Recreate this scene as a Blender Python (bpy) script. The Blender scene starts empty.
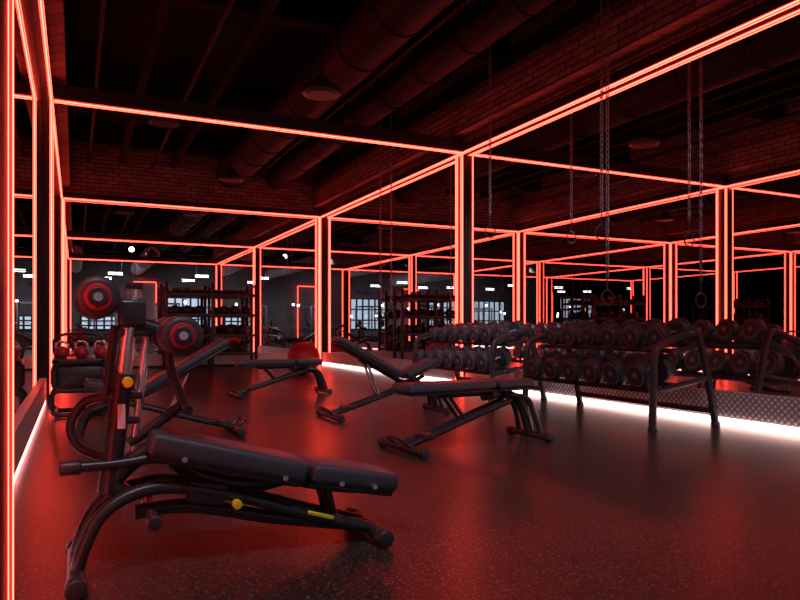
import bpy, bmesh, math, random
from mathutils import Vector, Matrix
random.seed(7)
sc=bpy.context.scene
sc.view_settings.view_transform='Standard'
# ------------------------------------------------------------------ materials
def pm(name,col,rough=.5,metal=0.,spec=.5,emis=None,es=0.,bump=None,coat=0.):
    m=bpy.data.materials.new(name); m.use_nodes=True
    nt=m.node_tree; b=nt.nodes['Principled BSDF']
    b.inputs['Base Color'].default_value=(*col,1); b.inputs['Roughness'].default_value=rough
    b.inputs['Metallic'].default_value=metal; b.inputs['Specular IOR Level'].default_value=spec
    b.inputs['Coat Weight'].default_value=coat
    if emis: b.inputs['Emission Color'].default_value=(*emis,1); b.inputs['Emission Strength'].default_value=es
    if bump:
        tc=nt.nodes.new('ShaderNodeTexCoord'); n=nt.nodes.new('ShaderNodeTexNoise'); n.inputs['Scale'].default_value=bump[0]
        n.inputs['Detail'].default_value=4
        bp=nt.nodes.new('ShaderNodeBump'); bp.inputs['Strength'].default_value=bump[1]; bp.inputs['Distance'].default_value=bump[2]
        nt.links.new(tc.outputs['Object'],n.inputs['Vector']); nt.links.new(n.outputs['Fac'],bp.inputs['Height'])
        nt.links.new(bp.outputs['Normal'],b.inputs['Normal'])
    return m
M={}
M['frame']=pm('anthracite_steel',(.038,.038,.046),.33,.3,.5,bump=(120,.05,.002))
M['pad']=pm('black_upholstery',(.05,.056,.075),.42,0,.5,bump=(260,.25,.002))
M['shell']=pm('pad_shell_plastic',(.025,.025,.03),.35)
M['rubber']=pm('black_rubber',(.030,.032,.040),.38,bump=(200,.1,.001))
M['foam']=pm('foam_roller',(.045,.043,.05),.45,bump=(180,.2,.002))
M['chrome']=pm('chrome',(.8,.8,.83),.25,.85)
M['yellow']=pm('yellow_knob',(.9,.7,.03),.4)
M['white']=pm('white_mark',(.8,.8,.8),.5)
M['greyring']=pm('grey_ring',(.20,.20,.23),.4,.3)
M['mirror']=pm('mirror_silver',(.86,.85,.86),.0,1.)
M['black']=pm('matte_black_panel',(.010,.010,.012),.45,bump=(40,.1,.002))
M['ceil']=pm('black_painted_slab',(.008,.008,.010),.85,spec=.2,bump=(6,.4,.02))
M['duct']=pm('dark_duct_metal',(.015,.015,.020),.6,0,.25,bump=(14,.2,.01))
M['gduct']=pm('galvanised_duct',(.65,.67,.70),.45,.2,bump=(14,.2,.01))
M['redball']=pm('red_vinyl',(.45,.02,.03),.35,bump=(90,.1,.002))  # also used for the reflection painted on the roller end discs
M['wallgrey']=pm('grey_plaster',(.12,.10,.11),.8,bump=(30,.15,.003))
M['gear']=pm('light_grey_steel',(.25,.25,.27),.4,.3)
M['led']=pm('red_led_core',(.3,.02,.01),.5,emis=(1,.056,.034),es=15)
M['ledh']=pm('red_led_halo',(.3,.02,.02),.5,emis=(1,.012,.008),es=3.2)  # weaker red emission stands in for the glow around the LED core
M['ledw']=pm('warm_white_led',(.6,.5,.5),.5,emis=(1,.60,.54),es=5.5)
M['ledp']=pm('pink_base_led',(.6,.4,.4),.5,emis=(1,.28,.27),es=5)
M['window']=pm('daylight_glass',(.1,.1,.12),.1,emis=(.62,.80,1),es=.9)
M['lampw']=pm('lamp_diffuser',(.5,.5,.5),.5,emis=(.85,.92,1),es=13)
M['lens']=pm('lamp_lens',(.03,.028,.03),.5,spec=.3)
def brick():
    m=pm('painted_brick',(.2,.1,.1),.8); nt=m.node_tree; b=nt.nodes['Principled BSDF']
    tc=nt.nodes.new('ShaderNodeTexCoord'); s=nt.nodes.new('ShaderNodeSeparateXYZ'); c=nt.nodes.new('ShaderNodeCombineXYZ')
    a=nt.nodes.new('ShaderNodeMath'); a.operation='ADD'
    br=nt.nodes.new('ShaderNodeTexBrick'); br.inputs['Scale'].default_value=1.0
    br.inputs['Brick Width'].default_value=.28; br.inputs['Row Height'].default_value=.095; br.inputs['Mortar Size'].default_value=.010
    br.inputs['Color1'].default_value=(.38,.20,.19,1); br.inputs['Color2'].default_value=(.20,.12,.11,1); br.inputs['Mortar'].default_value=(.04,.03,.03,1)
    L=nt.links.new
    L(tc.outputs['Object'],s.inputs[0]); L(s.outputs['X'],a.inputs[0]); L(s.outputs['Y'],a.inputs[1]); L(a.outputs[0],c.inputs['X']); L(s.outputs['Z'],c.inputs['Y'])
    L(c.outputs[0],br.inputs['Vector']); L(br.outputs['Color'],b.inputs['Base Color'])
    bp=nt.nodes.new('ShaderNodeBump'); bp.invert=True; bp.inputs['Strength'].default_value=.7; bp.inputs['Distance'].default_value=.01
    L(br.outputs['Fac'],bp.inputs['Height']); L(bp.outputs['Normal'],b.inputs['Normal'])
    return m
M['brick']=brick()
def floorm():
    m=pm('speckled_rubber_floor',(.02,.02,.02),.4,spec=.6); nt=m.node_tree; b=nt.nodes['Principled BSDF']; L=nt.links.new
    tc=nt.nodes.new('ShaderNodeTexCoord')
    n=nt.nodes.new('ShaderNodeTexNoise'); n.inputs['Scale'].default_value=70; n.inputs['Detail'].default_value=2
    r=nt.nodes.new('ShaderNodeValToRGB'); r.color_ramp.elements[0].position=.59; r.color_ramp.elements[0].color=(.023,.018,.017,1)
    r.color_ramp.elements[1].position=.67; r.color_ramp.elements[1].color=(.24,.17,.15,1)
    n2=nt.nodes.new('ShaderNodeTexNoise'); n2.inputs['Scale'].default_value=.9; n2.inputs['Detail'].default_value=3
    mr=nt.nodes.new('ShaderNodeMapRange'); mr.inputs['To Min'].default_value=.25; mr.inputs['To Max'].default_value=.34
    bp=nt.nodes.new('ShaderNodeBump'); bp.inputs['Strength'].default_value=.12; bp.inputs['Distance'].default_value=.003
    for q in (n,n2): L(tc.outputs['Object'],q.inputs['Vector'])
    L(n.outputs['Fac'],r.inputs[0]); L(r.outputs[0],b.inputs['Base Color']); L(n2.outputs['Fac'],mr.inputs['Value']); L(mr.outputs[0],b.inputs['Roughness'])
    L(n.outputs['Fac'],bp.inputs['Height']); L(bp.outputs['Normal'],b.inputs['Normal'])
    return m
M['floor']=floorm()
def plate():
    m=pm('diamond_plate',(.5,.5,.52),.4,.3); nt=m.node_tree; b=nt.nodes['Principled BSDF']; L=nt.links.new
    tc=nt.nodes.new('ShaderNodeTexCoord'); s=nt.nodes.new('ShaderNodeSeparateXYZ'); L(tc.outputs['Object'],s.inputs[0])
    def mth(op,a,b_=None):
        n=nt.nodes.new('ShaderNodeMath'); n.operation=op
        for i,v in enumerate((a,b_)):
            if v is None: continue
            if isinstance(v,(int,float)): n.inputs[i].default_value=v
            else: L(v,n.inputs[i])
        return n.outputs[0]
    h=mth('ADD',s.outputs['X'],s.outputs['Y'])
    u=mth('MULTIPLY',mth('ADD',h,s.outputs['Z']),46.); v=mth('MULTIPLY',mth('SUBTRACT',h,s.outputs['Z']),46.)
    f=mth('MULTIPLY',mth('SINE',u),mth('SINE',v)); f=mth('ABSOLUTE',f)
    r=nt.nodes.new('ShaderNodeValToRGB'); r.color_ramp.elements[0].position=.40; r.color_ramp.elements[0].color=(.35,.34,.35,1)
    r.color_ramp.elements[1].position=.6; r.color_ramp.elements[1].color=(.97,.95,.96,1); L(f,r.inputs[0]); L(r.outputs[0],b.inputs['Base Color'])
    bp=nt.nodes.new('ShaderNodeBump'); bp.inputs['Strength'].default_value=.8; bp.inputs['Distance'].default_value=.006
    L(r.outputs[0],bp.inputs['Height']); L(bp.outputs['Normal'],b.inputs['Normal'])
    return m
M['plate']=plate()
# ------------------------------------------------------------------ mesh builder
def catmull(P,n=6):
    P=[Vector(p) for p in P]
    if len(P)<3: return P
    out=[]
    for i in range(len(P)-1):
        p0=P[max(i-1,0)];p1=P[i];p2=P[i+1];p3=P[min(i+2,len(P)-1)]
        for k in range(n):
            t=k/n
            out.append(.5*((2*p1)+(p2-p0)*t+(2*p0-5*p1+4*p2-p3)*t*t+(3*p1-p0-3*p2+p3)*t**3))
    out.append(P[-1]); return out
class B:
    def __init__(s,name): s.name=name; s.bm=bmesh.new(); s.mats=[]; s.T=Matrix.Identity(4)
    def mi(s,m):
        if m not in s.mats: s.mats.append(m)
        return s.mats.index(m)
    def _merge(s,t,m,M4):
        i=s.mi(m)
        for f in t.faces: f.material_index=i
        t.transform(s.T@M4)
        me=bpy.data.meshes.new('t'); t.to_mesh(me); t.free(); s.bm.from_mesh(me); bpy.data.meshes.remove(me)
    def box(s,c,sz,m='frame',bev=0.,seg=2,rot=None,taper=None):
        t=bmesh.new(); bmesh.ops.create_cube(t,size=1)
        for v in t.verts:
            k=1.
            if taper and v.co.x>0: k=taper
            v.co=Vector((v.co.x*sz[0],v.co.y*sz[1]*k,v.co.z*sz[2]))
        if bev>0: bmesh.ops.bevel(t,geom=t.edges[:],offset=min(bev,min(sz)*.49),segments=seg,profile=.5,affect='EDGES')
        R=rot.to_4x4() if rot else Matrix.Identity(4)
        s._merge(t,m,Matrix.Translation(c)@R)
    def cbox(s,a,b,m='frame',bev=0.):
        a=Vector(a);b=Vector(b); s.box((a+b)/2,[abs(x) for x in (b-a)],m,bev)
    def cyl(s,a,b,r,m='frame',seg=20,bev=0.,r2=None):
        a=Vector(a);b=Vector(b);d=b-a
        t=bmesh.new(); bmesh.ops.create_cone(t,cap_ends=True,segments=seg,radius1=r,radius2=r if r2 is None else r2,depth=d.length)
        if bev>0:
            ed=[e for e in t.edges if abs(e.verts[0].co.z-e.verts[1].co.z)<1e-5]
            bmesh.ops.bevel(t,geom=ed,offset=bev,segments=3,profile=.5,affect='EDGES')
        s._merge(t,m,Matrix.Translation((a+b)/2)@d.to_track_quat('Z','Y').to_matrix().to_4x4())
    def sph(s,c,r,m='frame',seg=24,sc_=(1,1,1)):
        t=bmesh.new(); bmesh.ops.create_uvsphere(t,u_segments=seg,v_segments=seg//2,radius=r)
        s._merge(t,m,Matrix.Translation(c)@Matrix.Diagonal((*sc_,1)))
    def tube(s,P,r,m='frame',seg=12,smooth=6,closed=False,flat=None):
        pts=catmull(P,smooth) if smooth else [Vector(p) for p in P]
        if closed: pts=[Vector(p) for p in P]
        t=bmesh.new(); rings=[]; n=len(pts); up=None
        for i,p in enumerate(pts):
            if closed: d=(pts[(i+1)%n]-pts[i-1]).normalized()
            else: d=(pts[min(i+1,n-1)]-pts[max(i-1,0)]).normalized()
            if up is None:
                up=Vector((0,1,0)) if abs(d.y)<.9 else Vector((0,0,1))
            up=(up-d*up.dot(d)).normalized(); w=d.cross(up)
            ring=[]
            for k in range(seg):
                a=2*math.pi*k/seg; ca,sa=math.cos(a),math.sin(a)
                if flat: ring.append(t.verts.new(p+up*ca*r*flat[0]+w*sa*r*flat[1]))
                else: ring.append(t.verts.new(p+up*ca*r+w*sa*r))
            rings.append(ring)
        N=n if closed else n-1
        for i in range(N):
            A=rings[i];Bq=rings[(i+1)%n]
            for k in range(seg): t.faces.new((A[k],A[(k+1)%seg],Bq[(k+1)%seg],Bq[k]))
        if not closed: t.faces.new(rings[0][::-1]); t.faces.new(rings[-1])
        bmesh.ops.recalc_face_normals(t,faces=t.faces[:])
        s._merge(t,m,Matrix.Identity(4))
    def ring(s,c,R,r,m,axis='Y',n=20,seg=6,sx=1.,rot=None):
        P=[]
        for i in range(n):
            a=2*math.pi*i/n; u,v=R*math.cos(a)*sx,R*math.sin(a)
            q=Vector((u,0,v)) if axis=='Y' else (Vector((0,u,v)) if axis=='X' else Vector((u,v,0)))
            P.append(Vector(c)+(rot@q if rot else q))
        s.tube(P,r,m,seg=seg,closed=True)
    def led(s,a,b,axis):
        """LED profile: wide emissive red shell imitating the halo, with a thin bright core standing proud on all sides"""
        a=Vector(a);b=Vector(b); w=.0165; c=.0078
        A=a.copy();Q=b.copy()
        for k in range(3):
            if k!=axis: A[k]-=w; Q[k]+=w
        s.cbox(A,Q,'ledh')
        for k in range(3):
            if k==axis: continue
            o=3-axis-k
            A=a.copy();Q=b.copy(); A[k]-=w+.003; Q[k]+=w+.003; A[o]-=c; Q[o]+=c
            s.cbox(A,Q,'led')
    def done(s,loc=(0,0,0),parent=None,world=False,rotz=0):
        loc=Vector(loc)
        if world: s.bm.transform(Matrix.Translation(-loc))
        me=bpy.data.meshes.new(s.name); s.bm.to_mesh(me); s.bm.free()
        for m in s.mats: me.materials.append(M[m])
        me.shade_smooth(); me.set_sharp_from_angle(angle=math.radians(38))
        o=bpy.data.objects.new(s.name,me); sc.collection.objects.link(o); o.location=loc; o.rotation_euler[2]=rotz
        if parent: o.parent=parent
        return o
# ------------------------------------------------------------------ room
XL,XR,YB,ZT,ZC=-.4,6.15,17.8,4.0,5.6
YR=-12
def slab(name,a,b,m,bev=0):
    o=B(name); o.cbox(a,b,m,bev); a=Vector(a);b=Vector(b); return o.done((a+b)/2,world=True)
slab('floor',(-8,YR,-.12),(16,YB+.2,0),'floor')
slab('ceiling',(-8,YR,ZC),(16,YB+.2,ZC+.12),'ceil')
def wall(name,a,b,zsplit=4.12,top='brick',low='black'):
    o=B(name); o.cbox((a[0],a[1],0),(b[0],b[1],zsplit),low); o.cbox((a[0],a[1],zsplit),(b[0],b[1],ZC),top)
    return o.done((0,0,0),world=True)
wall('wall_left',(XL-.2,-1),(XL,YB+.2)); wall('wall_right',(XR,2.5),(XR+.2,YB+.2)); wall('wall_back',(XL,YB),(XR,YB+.2),4.12,'brick')
wall('wall_rear',(-8,YR-.2),(16,YR),0.4,'wallgrey'); wall('wall_rear_left',(-8.2,YR),(-8,-.8),.4,'wallgrey'); wall('wall_rear_right',(16,YR),(16.2,2.7),.4,'wallgrey')
wall('wall_return_left',(-8,-1),(XL-.2,-.8),.4,'wallgrey'); wall('wall_return_right',(XR+.2,2.5),(16,2.7),.4,'wallgrey')
def mirrors(name,axis,c,lo,hi,n,sgn):
    o=B(name); w=(hi-lo)/n
    for i in range(n):
        a=lo+i*w+.004; b=lo+(i+1)*w-.004
        if axis=='X': o.cbox((c,a,.34),(c+sgn*.012,b,ZT),'mirror')
        else: o.cbox((a,c,.34),(b,c+sgn*.012,ZT),'mirror')
    return o.done((0,0,0),world=True)
mirrors('wall_mirror_left','X',XL,2.5,YB-.15,9,1)
mirrors('wall_mirror_right','X',XR,2.55,YB-.15,10,-1)
mirrors('wall_mirror_back','Y',YB,XL+.15,XR-.15,4,-1)
for nm,a,b in (('baseboard_right',(XR-.07,2.5,.07),(XR,YB-.05,.34)),('baseboard_left',(XL,2.5,.07),(XL+.05,YB-.05,.34)),('baseboard_back',(XL+.05,YB-.05,.07),(XR-.07,YB,.34))):
    slab(nm,a,b,'plate')
o=B('floor_led_strip')
o.cbox((XR-.085,2.5,.0),(XR-.005,YB-.1,.068),'ledw'); o.cbox((XL+.005,2.55,.0),(XL+.045,YB-.1,.045),'ledp')
o.done(world=True)
o=B('trim_1'); o.cbox((XR-.12,2.5,ZT+.045),(XR,YB,ZT+.17),'black'); o.cbox((XL,-1,ZT+.045),(XL+.12,YB,ZT+.17),'black')
o.cbox((XL+.12,YB-.12,ZT+.045),(XR-.12,YB,ZT+.17),'black'); o.done(world=True)
slab('trim_2',(XR-.28,2.5,4.32),(XR,YB,4.75),'brick'); slab('trim_3',(XL,-1,4.32),(XL+.28,YB,4.75),'brick')
def column(x0,x1,y0,y1,edges):
    c=B('led_column'); c.cbox((x0,y0,0),(x1,y1,ZT-.004),'black',.006)
    for (ex,ey) in edges: c.led((ex,ey,0),(ex,ey,ZT-.004),2)
    c.done(((x0+x1)/2,(y0+y1)/2,0),world=True)
def strip(a,b,axis):
    c=B('red_led_strip'); c.led(a,b,axis); c.done([(p+q)/2 for p,q in zip(a,b)],world=True)
zl=ZT+.022
strip((XR-.11,2.5,zl),(XR-.11,YB-.14,zl),1); strip((XL+.11,2.4,zl),(XL+.11,YB-.14,zl),1); strip((XL+.14,YB-.11,zl),(XR-.14,YB-.11,zl),0)
for yc in (2.7,10.25):
    column(XR-.10,XR-.012,yc-.11,yc+.11,[(XR-.118,yc-.09),(XR-.118,yc+.09)])
column(XL+.012,XL+.09,10.12,10.38,[(XL+.11,10.14),(XL+.11,10.36)])
column(XL+.012,-.195,2.2,2.50,[(-.200,2.515)])
column(XR-.15,XR-.012,YB-.15,YB-.012,[(XR-.168,YB-.14),(XR-.14,YB-.168)])
column(XL+.012,XL+.13,YB-.13,YB-.012,[(XL+.15,YB-.12),(XL+.12,YB-.15)])
for i,yc in enumerate((2.7,10.25)):
    slab('trim_%d'%(4+i),(XL+.12,yc-.13,ZT+.045),(XR-.12,yc+.13,ZT+.25),'black')
    strip((XL+.14,yc-.10,zl),(XR-.14,yc-.10,zl),0)
# ceiling structure
o=B('ceiling_beams')
for y in (-9,-4.5,0,4.5,9,13.2,16.8): o.cbox((-8,y-.12,5.15),(16,y+.12,ZC),'ceil')
for x in (1.0,2.2,5.9): o.cbox((x-.06,-1,5.0),(x+.06,YB,5.15),'ceil')
for x in (.3,1.7,4.25): o.cyl((x,-1,4.95),(x,YB,4.95),.035,'duct',10)
o.done(world=True)
def duct(x,z,r,y0,y1,m):
    o=B('ventilation_duct'); o.cyl((x,y0,z),(x,y1,z),r,m,32)
    y=y0+.6
    while y<y1: o.cyl((x,y-.02,z),(x,y+.02,z),r+.018,m,32); y+=1.25
    for y in range(int(y0)+1,int(y1),3): o.tube([(x,y,z+r-.02),(x,y,ZC)],.008,'duct',6,0)
    o.done((x,(y0+y1)/2,z),world=True)
duct(3.62,4.98,.37,2.0,YB,'duct'); duct(4.8,4.95,.26,1.0,YB,'duct')
duct(3.6,4.85,.42,-11.5,-2.2,'gduct'); duct(9,4.7,.5,-11.5,2,'gduct'); duct(0,4.8,.35,-11.5,-2.2,'gduct')
def pend(x,y,z=4.27):
    o=B('pendant_downlight'); o.cyl((x,y,z),(x,y,z+.10),.27,'frame',32,.02); o.cyl((x,y,z-.012),(x,y,z),.21,'lens',32)
    o.cyl((x,y,z+.1),(x,y,z+.26),.17,'frame',24,r2=.08); o.cyl((x,y,z+.26),(x,y,ZC),.016,'duct',8); o.done((x,y,z),world=True)
for y in (3.0,9.08,15.2): pend(3.11,y)
pend(1.4,12.6,4.6)
for i,(x0,x1,z0,z1) in enumerate([(-7,-4,.9,3.2),(.3,3.0,.9,1.75),(5.5,8.5,.9,3.2),(12,15.6,.8,3.6)]):
    o=B('window_%d'%(i+1)); y=YR+.02
    o.cbox((x0,y-.01,z0),(x1,y+.01,z1),'window')
    k=6
    for j in range(k+1):
        x=x0+(x1-x0)*j/k; o.cbox((x-.06,y-.01,z0),(x+.06,y+.06,z1),'black')
    for z in (z0,(z0*.7+z1*.3),(z0*.35+z1*.65),z1): o.cbox((x0-.06,y-.01,z-.05),(x1+.06,y+.07,z+.05),'black')
    o.done(((x0+x1)/2,y,z0),world=True)
# red LED frames of the rear zone (continue the same lighting scheme, seen in the mirrors)
for i,x in enumerate((-3.6,3.4,9.8)):
    c=B('red_led_strip'); c.led((x,YR+.08,.1),(x,YR+.08,ZT),2); c.led((x+1.4,YR+.08,.1),(x+1.4,YR+.08,ZT),2); c.led((x,YR+.08,ZT+.02),(x+1.4,YR+.08,ZT+.02),0); c.done((x+.7,YR+.08,2),world=True)
def lin(x,y,l=1.1,z=4.0):
    o=B('linear_pendant_light'); o.cbox((x-l/2,y-.07,z),(x+l/2,y+.07,z+.08),'black')
    o.cbox((x-l/2+.02,y-.03,z-.02),(x+l/2-.02,y+.03,z),'lampw'); o.cbox((x-l/2+.02,y-.05,z+.08),(x+l/2-.02,y+.05,z+.10),'lampw')  # upper strip added as uplight for the rear ceiling and ducts
    for s_ in (-1,1): o.cyl((x+s_*l*.4,y,z+.08),(x+s_*l*.4,y,ZC),.006,'duct',6)
    o.done((x,y,z),world=True)
for x,y in ((-3,-5),(2.0,-5.5),(6.7,-5.5),(12.5,-4),(12.5,-9),(6.5,-9.5),(-4,-9.5),(1.6,-9.6),(10.6,-10)): lin(x,y,.8)
def globe(x,y,z,r=.09):
    o=B('globe_pendant_light'); o.sph((x,y,z),r,'lampw',16); o.cyl((x,y,z+r*.9),(x,y,z+.2),.04,'black',14); o.cyl((x,y,z+.2),(x,y,ZC),.006,'duct',6); o.done((x,y,z),world=True)
for x in (-6,-4.6,-1.6,1.2,2.4,5.2,7.2,9.9,11,12.4,14):
    globe(x,-11,random.uniform(1.8,3.4),.085)
    if x not in (1.2,2.4): globe(x+.8,-7.2,random.uniform(2.0,3.3),.08)
def spot(x,y,tgt,E,z=4.75,ang=85):  # added neutral fill light, with an invented fixture body
    P=Vector((x,y,z)); D=(Vector(tgt)-P).normalized()
    o=B('added_fill_spot'); o.cyl(P-D*.16,P-D*.02,.065,'black',24,.01); o.cyl((x,y,z),(x,y,ZC),.012,'black',8); r=o.done(P,world=True)
    L=bpy.data.lights.new('added_fill_lamp','SPOT'); L.energy=E; L.spot_size=math.radians(ang); L.spot_blend=1; L.shadow_soft_size=.12; L.color=(.84,.88,1)
    lo=bpy.data.objects.new('added_fill_lamp',L); sc.collection.objects.link(lo); lo.parent=r; lo.location=D*.02; lo.rotation_euler=D.to_track_quat('-Z','Y').to_euler()
spot(-.1,.9,(.9,3.2,.4),340); spot(2.4,.9,(2.8,5.2,.3),230); spot(1.5,2.2,(5.0,6.3,.8),430,ang=55); spot(2.7,6.2,(5.2,9.2,.8),330,ang=60); spot(1.9,6.2,(2.7,9.6,.4),170)
for x,tx in ((-2,-3.5),(2.2,3),(6.5,7.5),(12,12.5)): spot(x,-5.0,(tx,-10.5,1.2),450)  # more added spots, to brighten the rear gym
# ------------------------------------------------------------------ benches
def rotY(a): return Matrix.Rotation(math.radians(a),3,'Y')
def pad(o,p0,p1,w,th=.075,taper=None):
    a=Vector((p0[0],0,p0[1]));b=Vector((p1[0],0,p1[1]));d=b-a
    ang=-math.degrees(math.atan2(d.z,d.x)); R=rotY(ang)
    nrm=R@Vector((0,0,1)); c=(a+b)/2-nrm*th/2
    o.box(c,(d.length,w,th),'pad',.028,4,R,taper)
    o.box(c-nrm*(th/2+.008),(d.length*.93,w*.88,.024),'shell',.01,2,R,taper)
def foot(o,x,w,z=.04,r=.032):
    o.cyl((x,-w/2,z),(x,w/2,z),r,'frame',16)
    for s_ in (-1,1): o.cyl((x,s_*(w/2-.035),z),(x,s_*(w/2+.035),z),.04,'rubber',18,.012)
def bench(name,loc,rz,back=0,seat=0,hz=.5,flip=False,L=.88):
    o=B(name)
    if flip: o.T=Matrix.Rotation(math.pi,4,'Z')
    foot(o,-.66,.62); foot(o,.70,.50)
    for y in (-.055,.055):
        o.tube([(-.66,y,.05),(-.3,y,.15),(.1,y,.27),(.42,y,.36)],.026,'frame',12)
    o.tube([(.16,0,hz-.14),(.38,0,hz-.13),(.55,0,hz-.19),(.64,0,.22),(.70,0,.05)],.042,'frame',14,8)
    for y in (-.12,.12): o.tube([(.36,y*.4,hz-.13),(.55,y,hz-.17),(.64,y,.24),(.70,y*1.2,.05)],.024,'frame',10,8)
    o.box((-.45,0,.115),(.13,.17,.05),'shell',.015)
    hx=.22
    o.cyl((hx,-.1,hz-.11),(hx,.1,hz-.11),.03,'frame',16)
    a=math.radians(back); p1=(hx-.02,hz); p0=(hx-.02-L*math.cos(a),hz+L*math.sin(a))
    pad(o,p0,p1,.30)
    off=Vector((-math.sin(a),0,-math.cos(a)))*.10 if back else Vector((0,0,-.11))
    o.tube([(hx,0,hz-.11),((p0[0]*.6+p1[0]*.4)+off.x,0,(p0[1]*.6+p1[1]*.4)+off.z)],.028,'frame',10,0)
    mx,mz=(p0[0]*.5+p1[0]*.5)+off.x,(p0[1]*.5+p1[1]*.5)+off.z
    for y in (-.05,.05): o.tube([(mx,y,mz),(-.08,y,.24)],.016,'chrome' if back else 'frame',10,0)
    o.cyl((mx,-.07,mz),(mx,.07,mz),.022,'frame',12)
    s=math.radians(seat); pad(o,(hx+.01,hz),(hx+.01+.42*math.cos(s),hz+.42*math.sin(s)),.34 if not back else .32,taper=.8)
    o.cyl((hx+.17,-.06,hz-.13),(hx+.17,.06,hz-.13),.035,'frame',14)
    o.cyl((hx+.2,0,hz-.1),(hx+.3,0,hz-.05),.025,'frame',10)
    o.tube([(-.66,-.1,.06),(-.74,-.1,.12),(-.74,.1,.12),(-.66,.1,.06)],.014,'frame',8,4)
    return o.done(loc,rotz=math.radians(rz))
bench('weight_bench',(3.03,5.0,0),6,0,0,.55)
bench('weight_bench',(3.18,7.1,0),2,29,22,.49)
bench('weight_bench',(2.75,9.95,0),3,0,0,.53)
bench('weight_bench',(.72,6.6,0),0,30,12,.47,flip=True)
o=B('decline_ab_bench'); Y=3.03
o.T=Matrix.Translation((0,Y,0))
def cr(x,z,y0,y1,r=.03): o.cyl((x,y0,z),(x,y1,z),r,'frame',18)
foot(o,0.0,.50,.04,.034); foot(o,1.27,.40,.045,.034)
for y in (-.075,.075):
    o.tube([(0,y*1.6,.05),(.03,y*1.6,.15),(.09,y*1.4,.26),(.2,y*1.1,.325),(.35,y,.34),(.6,y,.285),(.95,y,.16),(1.27,y,.055)],.027,'frame',14,8)
o.tube([(.22,-.02,.24),(.45,-.02,.24),(.8,-.02,.15),(1.27,0,.05)],.03,'frame',14,8)
cr(.28,.235,-.2,.2,.024)
for s_ in (-1,1): o.cyl((.28,s_*.17,.235),(.28,s_*.22,.235),.03,'rubber',16,.008)
o.tube([(.38,0,.44),(.5,0,.35),(.68,0,.3),(.86,0,.32)],.034,'frame',12,8,flat=(.6,1.1))
o.box((.5,-.085,.30),(.16,.02,.09),'shell',.01,2,rotY(12))
o.cyl((.62,-.14,.25),(.62,-.10,.25),.020,'yellow',20,.005)
o.box((1.0,-.105,.155),(.13,.012,.018),'yellow',.004,1,rotY(18))
pad(o,(.28,.585),(.94,.40),.32,.095); pad(o,(.955,.40),(1.39,.305),.34,.09,taper=.78)
for x,z in ((.4,.465),(.82,.35),(1.08,.30),(1.24,.27)): o.cyl((x,-.165,z),(x,-.12,z),.012,'chrome',10)
o.tube([(.3,0,.46),(.6,0,.40),(1.0,0,.28),(1.2,0,.24)],.03,'frame',12,6)
for y in (-.05,.05): o.tube([(1.08,y,.12),(1.04,y,.28)],.022,'frame',10,0)
def tp(t,dx=0): return (.125+.085*t+dx,0,.36+.72*t)
def post(t0,t1,r,m,y=0,dx=0):
    a=Vector(tp(t0,dx));b=Vector(tp(t1,dx)); a.y=b.y=y; o.cyl(a,b,r,m,20,.004)
post(-.05,.60,.042,'frame'); post(.58,.95,.034,'chrome'); post(.54,.63,.05,'frame'); post(.92,1.0,.042,'frame')
post(.12,.9,.016,'chrome',0,.075); post(.5,.9,.018,'frame',0,-.055)
for t in (.36,.5,.86): o.box(Vector(tp(t,.02)),(.13,.06,.03),'frame',.008)
o.cyl((.19,-.085,.78),(.19,-.04,.78),.022,'yellow',20,.005); o.cyl((.19,-.05,.78),(.19,0,.78),.012,'frame',10)
o.box((.168,-.044,.64),(.03,.008,.1),'white',.002)
o.tube([(.30,0,.5),(.2,0,.44),(.14,0,.36),(.2,0,.30)],.04,'frame',12,6)
o.tube([(-.03,-.03,.445),(.14,-.03,.445),(.3,-.03,.46)],.022,'frame',12,6)
o.cyl((-.06,-.03,.445),(.02,-.03,.445),.03,'rubber',16,.008)
o.tube([(.205,0,1.06),(.15,0,1.10),(.075,0,1.115)],.034,'frame',12,6); o.tube([(.205,0,1.03),(.28,0,1.0),(.377,0,.97)],.034,'frame',12,6)
o.box((.21,0,1.06),(.11,.09,.12),'frame',.02,3)
o.cyl((.215,0,1.1),(.22,0,1.17),.03,'chrome',16); o.cyl((.22,0,1.16),(.222,0,1.19),.036,'rubber',16,.006)
for (x,z) in ((.075,1.115),(.377,.97)):
    o.cyl((x,-.30,z),(x,.30,z),.017,'chrome',14)
    for s_ in (-1,1):
        o.cyl((x,s_*.06,z),(x,s_*.28,z),.079,'foam',36,.022)
        o.cyl((x,s_*.275,z),(x,s_*.288,z),.050,'redball',28,.004)  # disc coloured red in place of a reddish reflection
        o.cyl((x,s_*.285,z),(x,s_*.296,z),.036,'rubber',24,.004)
        o.cyl((x,s_*.05,z),(x,s_*.06,z),.05,'frame',20)
o.tube([(.37,0,.95),(.36,0,.85),(.40,0,.72),(.42,0,.66)],.02,'frame',12,6)
o.tube([(.16,0,.72),(.04,.06,.70),(-.02,.08,.60),(.02,.08,.50),(.12,.0,.46)],.018,'frame',12,6)
o.tube([(.42,-.12,.66),(.42,.12,.66)],.02,'rubber',12,0)
o.tube([(.2,0,.52),(.34,0,.62),(.42,0,.68)],.022,'frame',12,4)
o.done((.65,Y,0),world=True)
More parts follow.
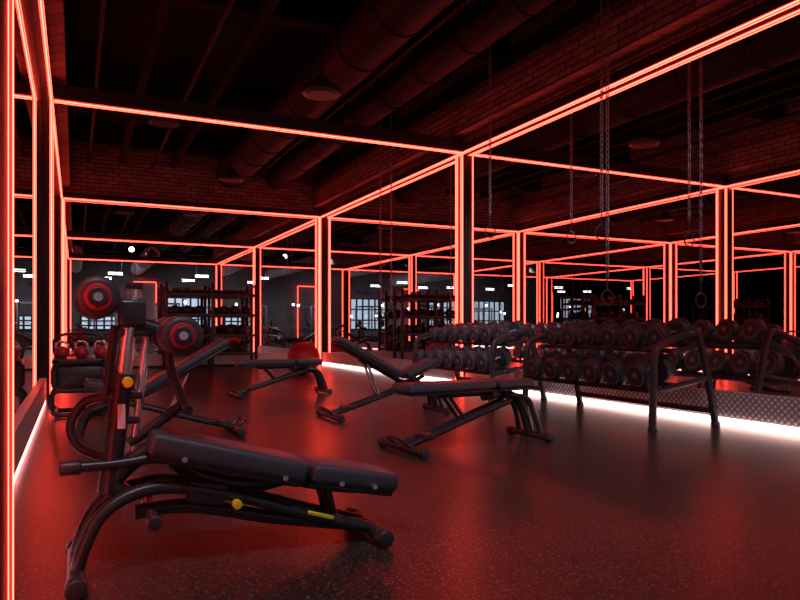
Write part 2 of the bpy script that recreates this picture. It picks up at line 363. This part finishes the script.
# ------------------------------------------------------------------ dumbbells + racks
def dumbbell(o,c,r,L,tilt):
    d=Vector((math.cos(tilt),0,math.sin(tilt))); c=Vector(c)
    o.cyl(c-d*L*.3,c+d*L*.3,.018,'chrome',12)
    for s_ in (-1,1):
        a=c+d*s_*(L*.5-.11); b=c+d*s_*L*.5
        o.cyl(a,b,r,'rubber',32,.014)
        o.cyl(b,b+d*s_*.004,r*.80,'greyring',28); o.cyl(b,b+d*s_*.007,r*.72,'rubber',28); o.cyl(b,b+d*s_*.010,r*.22,'greyring',16)
def rack(y0,y1,n):
    o=B('dumbbell_rack'); xf,xr=5.0,5.86
    tiers=((5.20,.43),(5.46,.82))
    for y in (y0,y1):
        o.tube([(xf,y,.03),(xf+.01,y,.4),(xf+.03,y,.74),(xf+.12,y,.84),(xf+.5,y,.955),(xf+.60,y,.94),(xf+.66,y,.8),(xf+.72,y,.6),(xr,y,.03)],.038,'frame',14,8)
        o.tube([(xf+.02,y,.38),(xf+.76,y,.50)],.028,'frame',10,0)
        for x in (xf,xr): o.cyl((x,y,0),(x,y,.05),.045,'rubber',16,.008)
    t=math.radians(12)
    for (x,z) in tiers:
        for s_ in (-1,1):
            cx,cz=x+s_*.12*math.cos(t),z+s_*.12*math.sin(t)
            o.box((cx,(y0+y1)/2,cz-.02),(.05,abs(y1-y0),.045),'frame',.008,2,rotY(-12))
        for y in (y0,y1): o.box((x,y,z-.02),(.42,.03,.05),'frame',.006,2,rotY(-12))
    o.tube([(xr-.03,y0,.16),(xr-.03,y1,.16)],.03,'frame',12,0)
    o.done((5.45,(y0+y1)/2,0),world=True)
    d=B('dumbbells')
    for k,(x,z) in enumerate(tiers):
        for i in range(n):
            y=y0+.20+(y1-y0-.38)*i/(n-1); r=(.140,.127)[k]-.014*(i/(n-1))
            nx,nz=-math.sin(t),math.cos(t)
            dumbbell(d,(x+nx*(r+.005),y,z+nz*(r+.005)),r,.40,t)
    d.done((5.45,(y0+y1)/2,.44),world=True)
rack(4.85,6.90,6); rack(7.65,9.95,7)
# tall storage rack at back
o=B('storage_rack'); x0,x1,y0,y1=1.95,4.1,17.0,17.5
for x in (x0,(x0+x1)/2,x1):
    for y in (y0,y1): o.cbox((x-.035,y-.035,0),(x+.035,y+.035,2.1),'frame',.006)
    for z in (2.05,): o.cbox((x-.03,y0,z-.03),(x+.03,y1,z+.03),'frame')
for z in (.35,.8,1.3,1.8):
    o.cbox((x0,y0-.05,z-.025),(x1,y0+.02,z+.05),'frame',.006); o.cbox((x0,y0,z-.02),(x1,y1,z),'frame'); o.cbox((x0,y1-.02,z-.02),(x1,y1+.03,z+.06),'frame')
o.done(((x0+x1)/2,(y0+y1)/2,0),world=True)
o=B('medicine_balls')
for z,r in ((.35,.15),(.8,.15),(1.3,.13)):
    x=x0+.22
    while x<x1-.15:
        if abs(x-(x0+x1)/2)>.17: o.sph((x,(y0+y1)/2,z+r),r,'rubber' if random.random()<.9 else 'redball',20); 
        x+=r*2+.03
o.done(((x0+x1)/2,(y0+y1)/2,.35),world=True)
o=B('folded_towels')
for i in range(8):
    for k in range(2): o.box((x0+.25+i*.235,(y0+y1)/2,1.8+.04+.075*k),(.2,.34,.07),'frame',.02,3)
o.done(((x0+x1)/2,(y0+y1)/2,1.8),world=True)
o=B('stability_ball'); 
o.sph((0,0,.35),.35,'redball',40)
for k in range(-4,5):
    a=k*.16; o.ring((0,0,.35+.35*math.sin(a)),.35*math.cos(a)+.001,.004,'redball','Z',36,4)
o.done((4.46,14.2,0))
# kettlebell stand on the left
o=B('kettlebell_rack')
def rr(y,z0,z1,x0,x1,r):
    P=[]
    for (qx,qz,a0) in ((x1-.09,z1-.09,0),(x0+.09,z1-.09,90),(x0+.09,z0+.09,180),(x1-.09,z0+.09,270)):
        for k in range(6):
            a=math.radians(a0+k*18); P.append((qx+.09*math.cos(a),y,qz+.09*math.sin(a)))
    o.tube(P,r,'frame',10,closed=True)
for y in (8.45,8.95):
    rr(y,.03,.30,-.25,.33,.026); rr(y,.30,.62,-.22,.33,.03)
o.cbox((-.2,8.45,.34),(.3,8.95,.58),'shell',.05)
for x in (-.2,.28):
    for z in (.04,.62): o.cyl((x,8.42,z),(x,8.98,z),.026,'frame',10)
o.cbox((-.24,8.42,.6),(.36,8.98,.65),'frame',.012)
o.tube([(-.2,8.98,.6),(-.2,9.0,.9),(.3,9.0,.9),(.3,8.98,.6)],.02,'frame',10,4)
o.done((.05,8.7,0),world=True)
o=B('kettlebells')
def kb(x,y,z,r):
    o.sph((x,y,z+r*.92),r,'redball',20); o.cyl((x,y,z),(x,y,z+r*.3),r*.6,'rubber',18)
    o.tube([(x-r*.75,y,z+r*1.5),(x-r*.8,y,z+r*2.1),(x-r*.45,y,z+r*2.55),(x+r*.45,y,z+r*2.55),(x+r*.8,y,z+r*2.1),(x+r*.75,y,z+r*1.5)],r*.17,'chrome',10,5)
for x in (-.14,.06,.26): kb(x,8.58,.652,.075); kb(x,8.82,.652,.07)
o.done((.05,8.7,.652),world=True)
def chain(x,y,zb):
    o=B('hanging_chain'); z=zb+.32; i=0
    o.ring((x,y,zb+.09),.085,.010,'rubber','Y',20,8)
    o.tube([(x,y,zb+.18),(x,y,z+.02)],.008,'rubber',8,0)
    while z<ZC-.02:
        o.ring((x,y,z+.03),.038,.0065,'greyring','Y' if i%2 else 'X',10,5,.5); z+=.060; i+=1
    o.cyl((x,y,ZC-.05),(x,y,ZC),.03,'frame',12)
    o.done((x,y,zb),world=True)
for x,y,z in ((5.40,5.9,1.25),(5.44,6.04,2.0),(5.35,11.6,1.15),(5.35,12.1,1.15),(5.4,8.3,2.3)): chain(x,y,z)
def power(x,y):
    o=B('power_rack'); g='gear'
    for sx in (-.6,.6):
        for sy in (-.6,.6): o.cbox((x+sx-.04,y+sy-.04,0),(x+sx+.04,y+sy+.04,2.5),g,.006)
        for z in (.05,2.46): o.cbox((x+sx-.04,y-.6,z-.04),(x+sx+.04,y+.6,z+.04),g)
    for sy in (-.6,.6): o.cbox((x-.6,y+sy-.04,2.42),(x+.6,y+sy+.04,2.5),g)
    o.cyl((x-1.1,y+.68,1.3),(x+1.1,y+.68,1.3),.016,'chrome',12)
    for s_ in (-1,1):
        for k in range(2): o.cyl((x+s_*(.78+k*.07),y+.68,1.3),(x+s_*(.83+k*.07),y+.68,1.3),.225,'rubber',32,.01)
        o.cbox((x+s_*.6-.03,y+.6,1.2),(x+s_*.6+.03,y+.72,1.29),g)
    o.done((x,y,0),world=True)
for x,y in ((-2.5,-8.5),(1.6,-9),(5,-7.5),(10,-8),(13.2,-6.5),(10.5,-2.5),(7.5,-4),(-5.5,-7)): power(x,y)
# ------------------------------------------------------------------ world + camera
w=bpy.data.worlds.new('World'); sc.world=w; w.use_nodes=True
w.node_tree.nodes['Background'].inputs[0].default_value=(.02,.02,.03,1); w.node_tree.nodes['Background'].inputs[1].default_value=.2
cam=bpy.data.cameras.new('Camera'); co=bpy.data.objects.new('Camera',cam); sc.collection.objects.link(co)
co.location=(0,0,1.0); co.rotation_euler=(math.radians(90),0,math.radians(-25.5))
cam.sensor_width=36; cam.lens=30.6; cam.shift_y=.035; cam.clip_start=.05; cam.clip_end=200
sc.camera=co
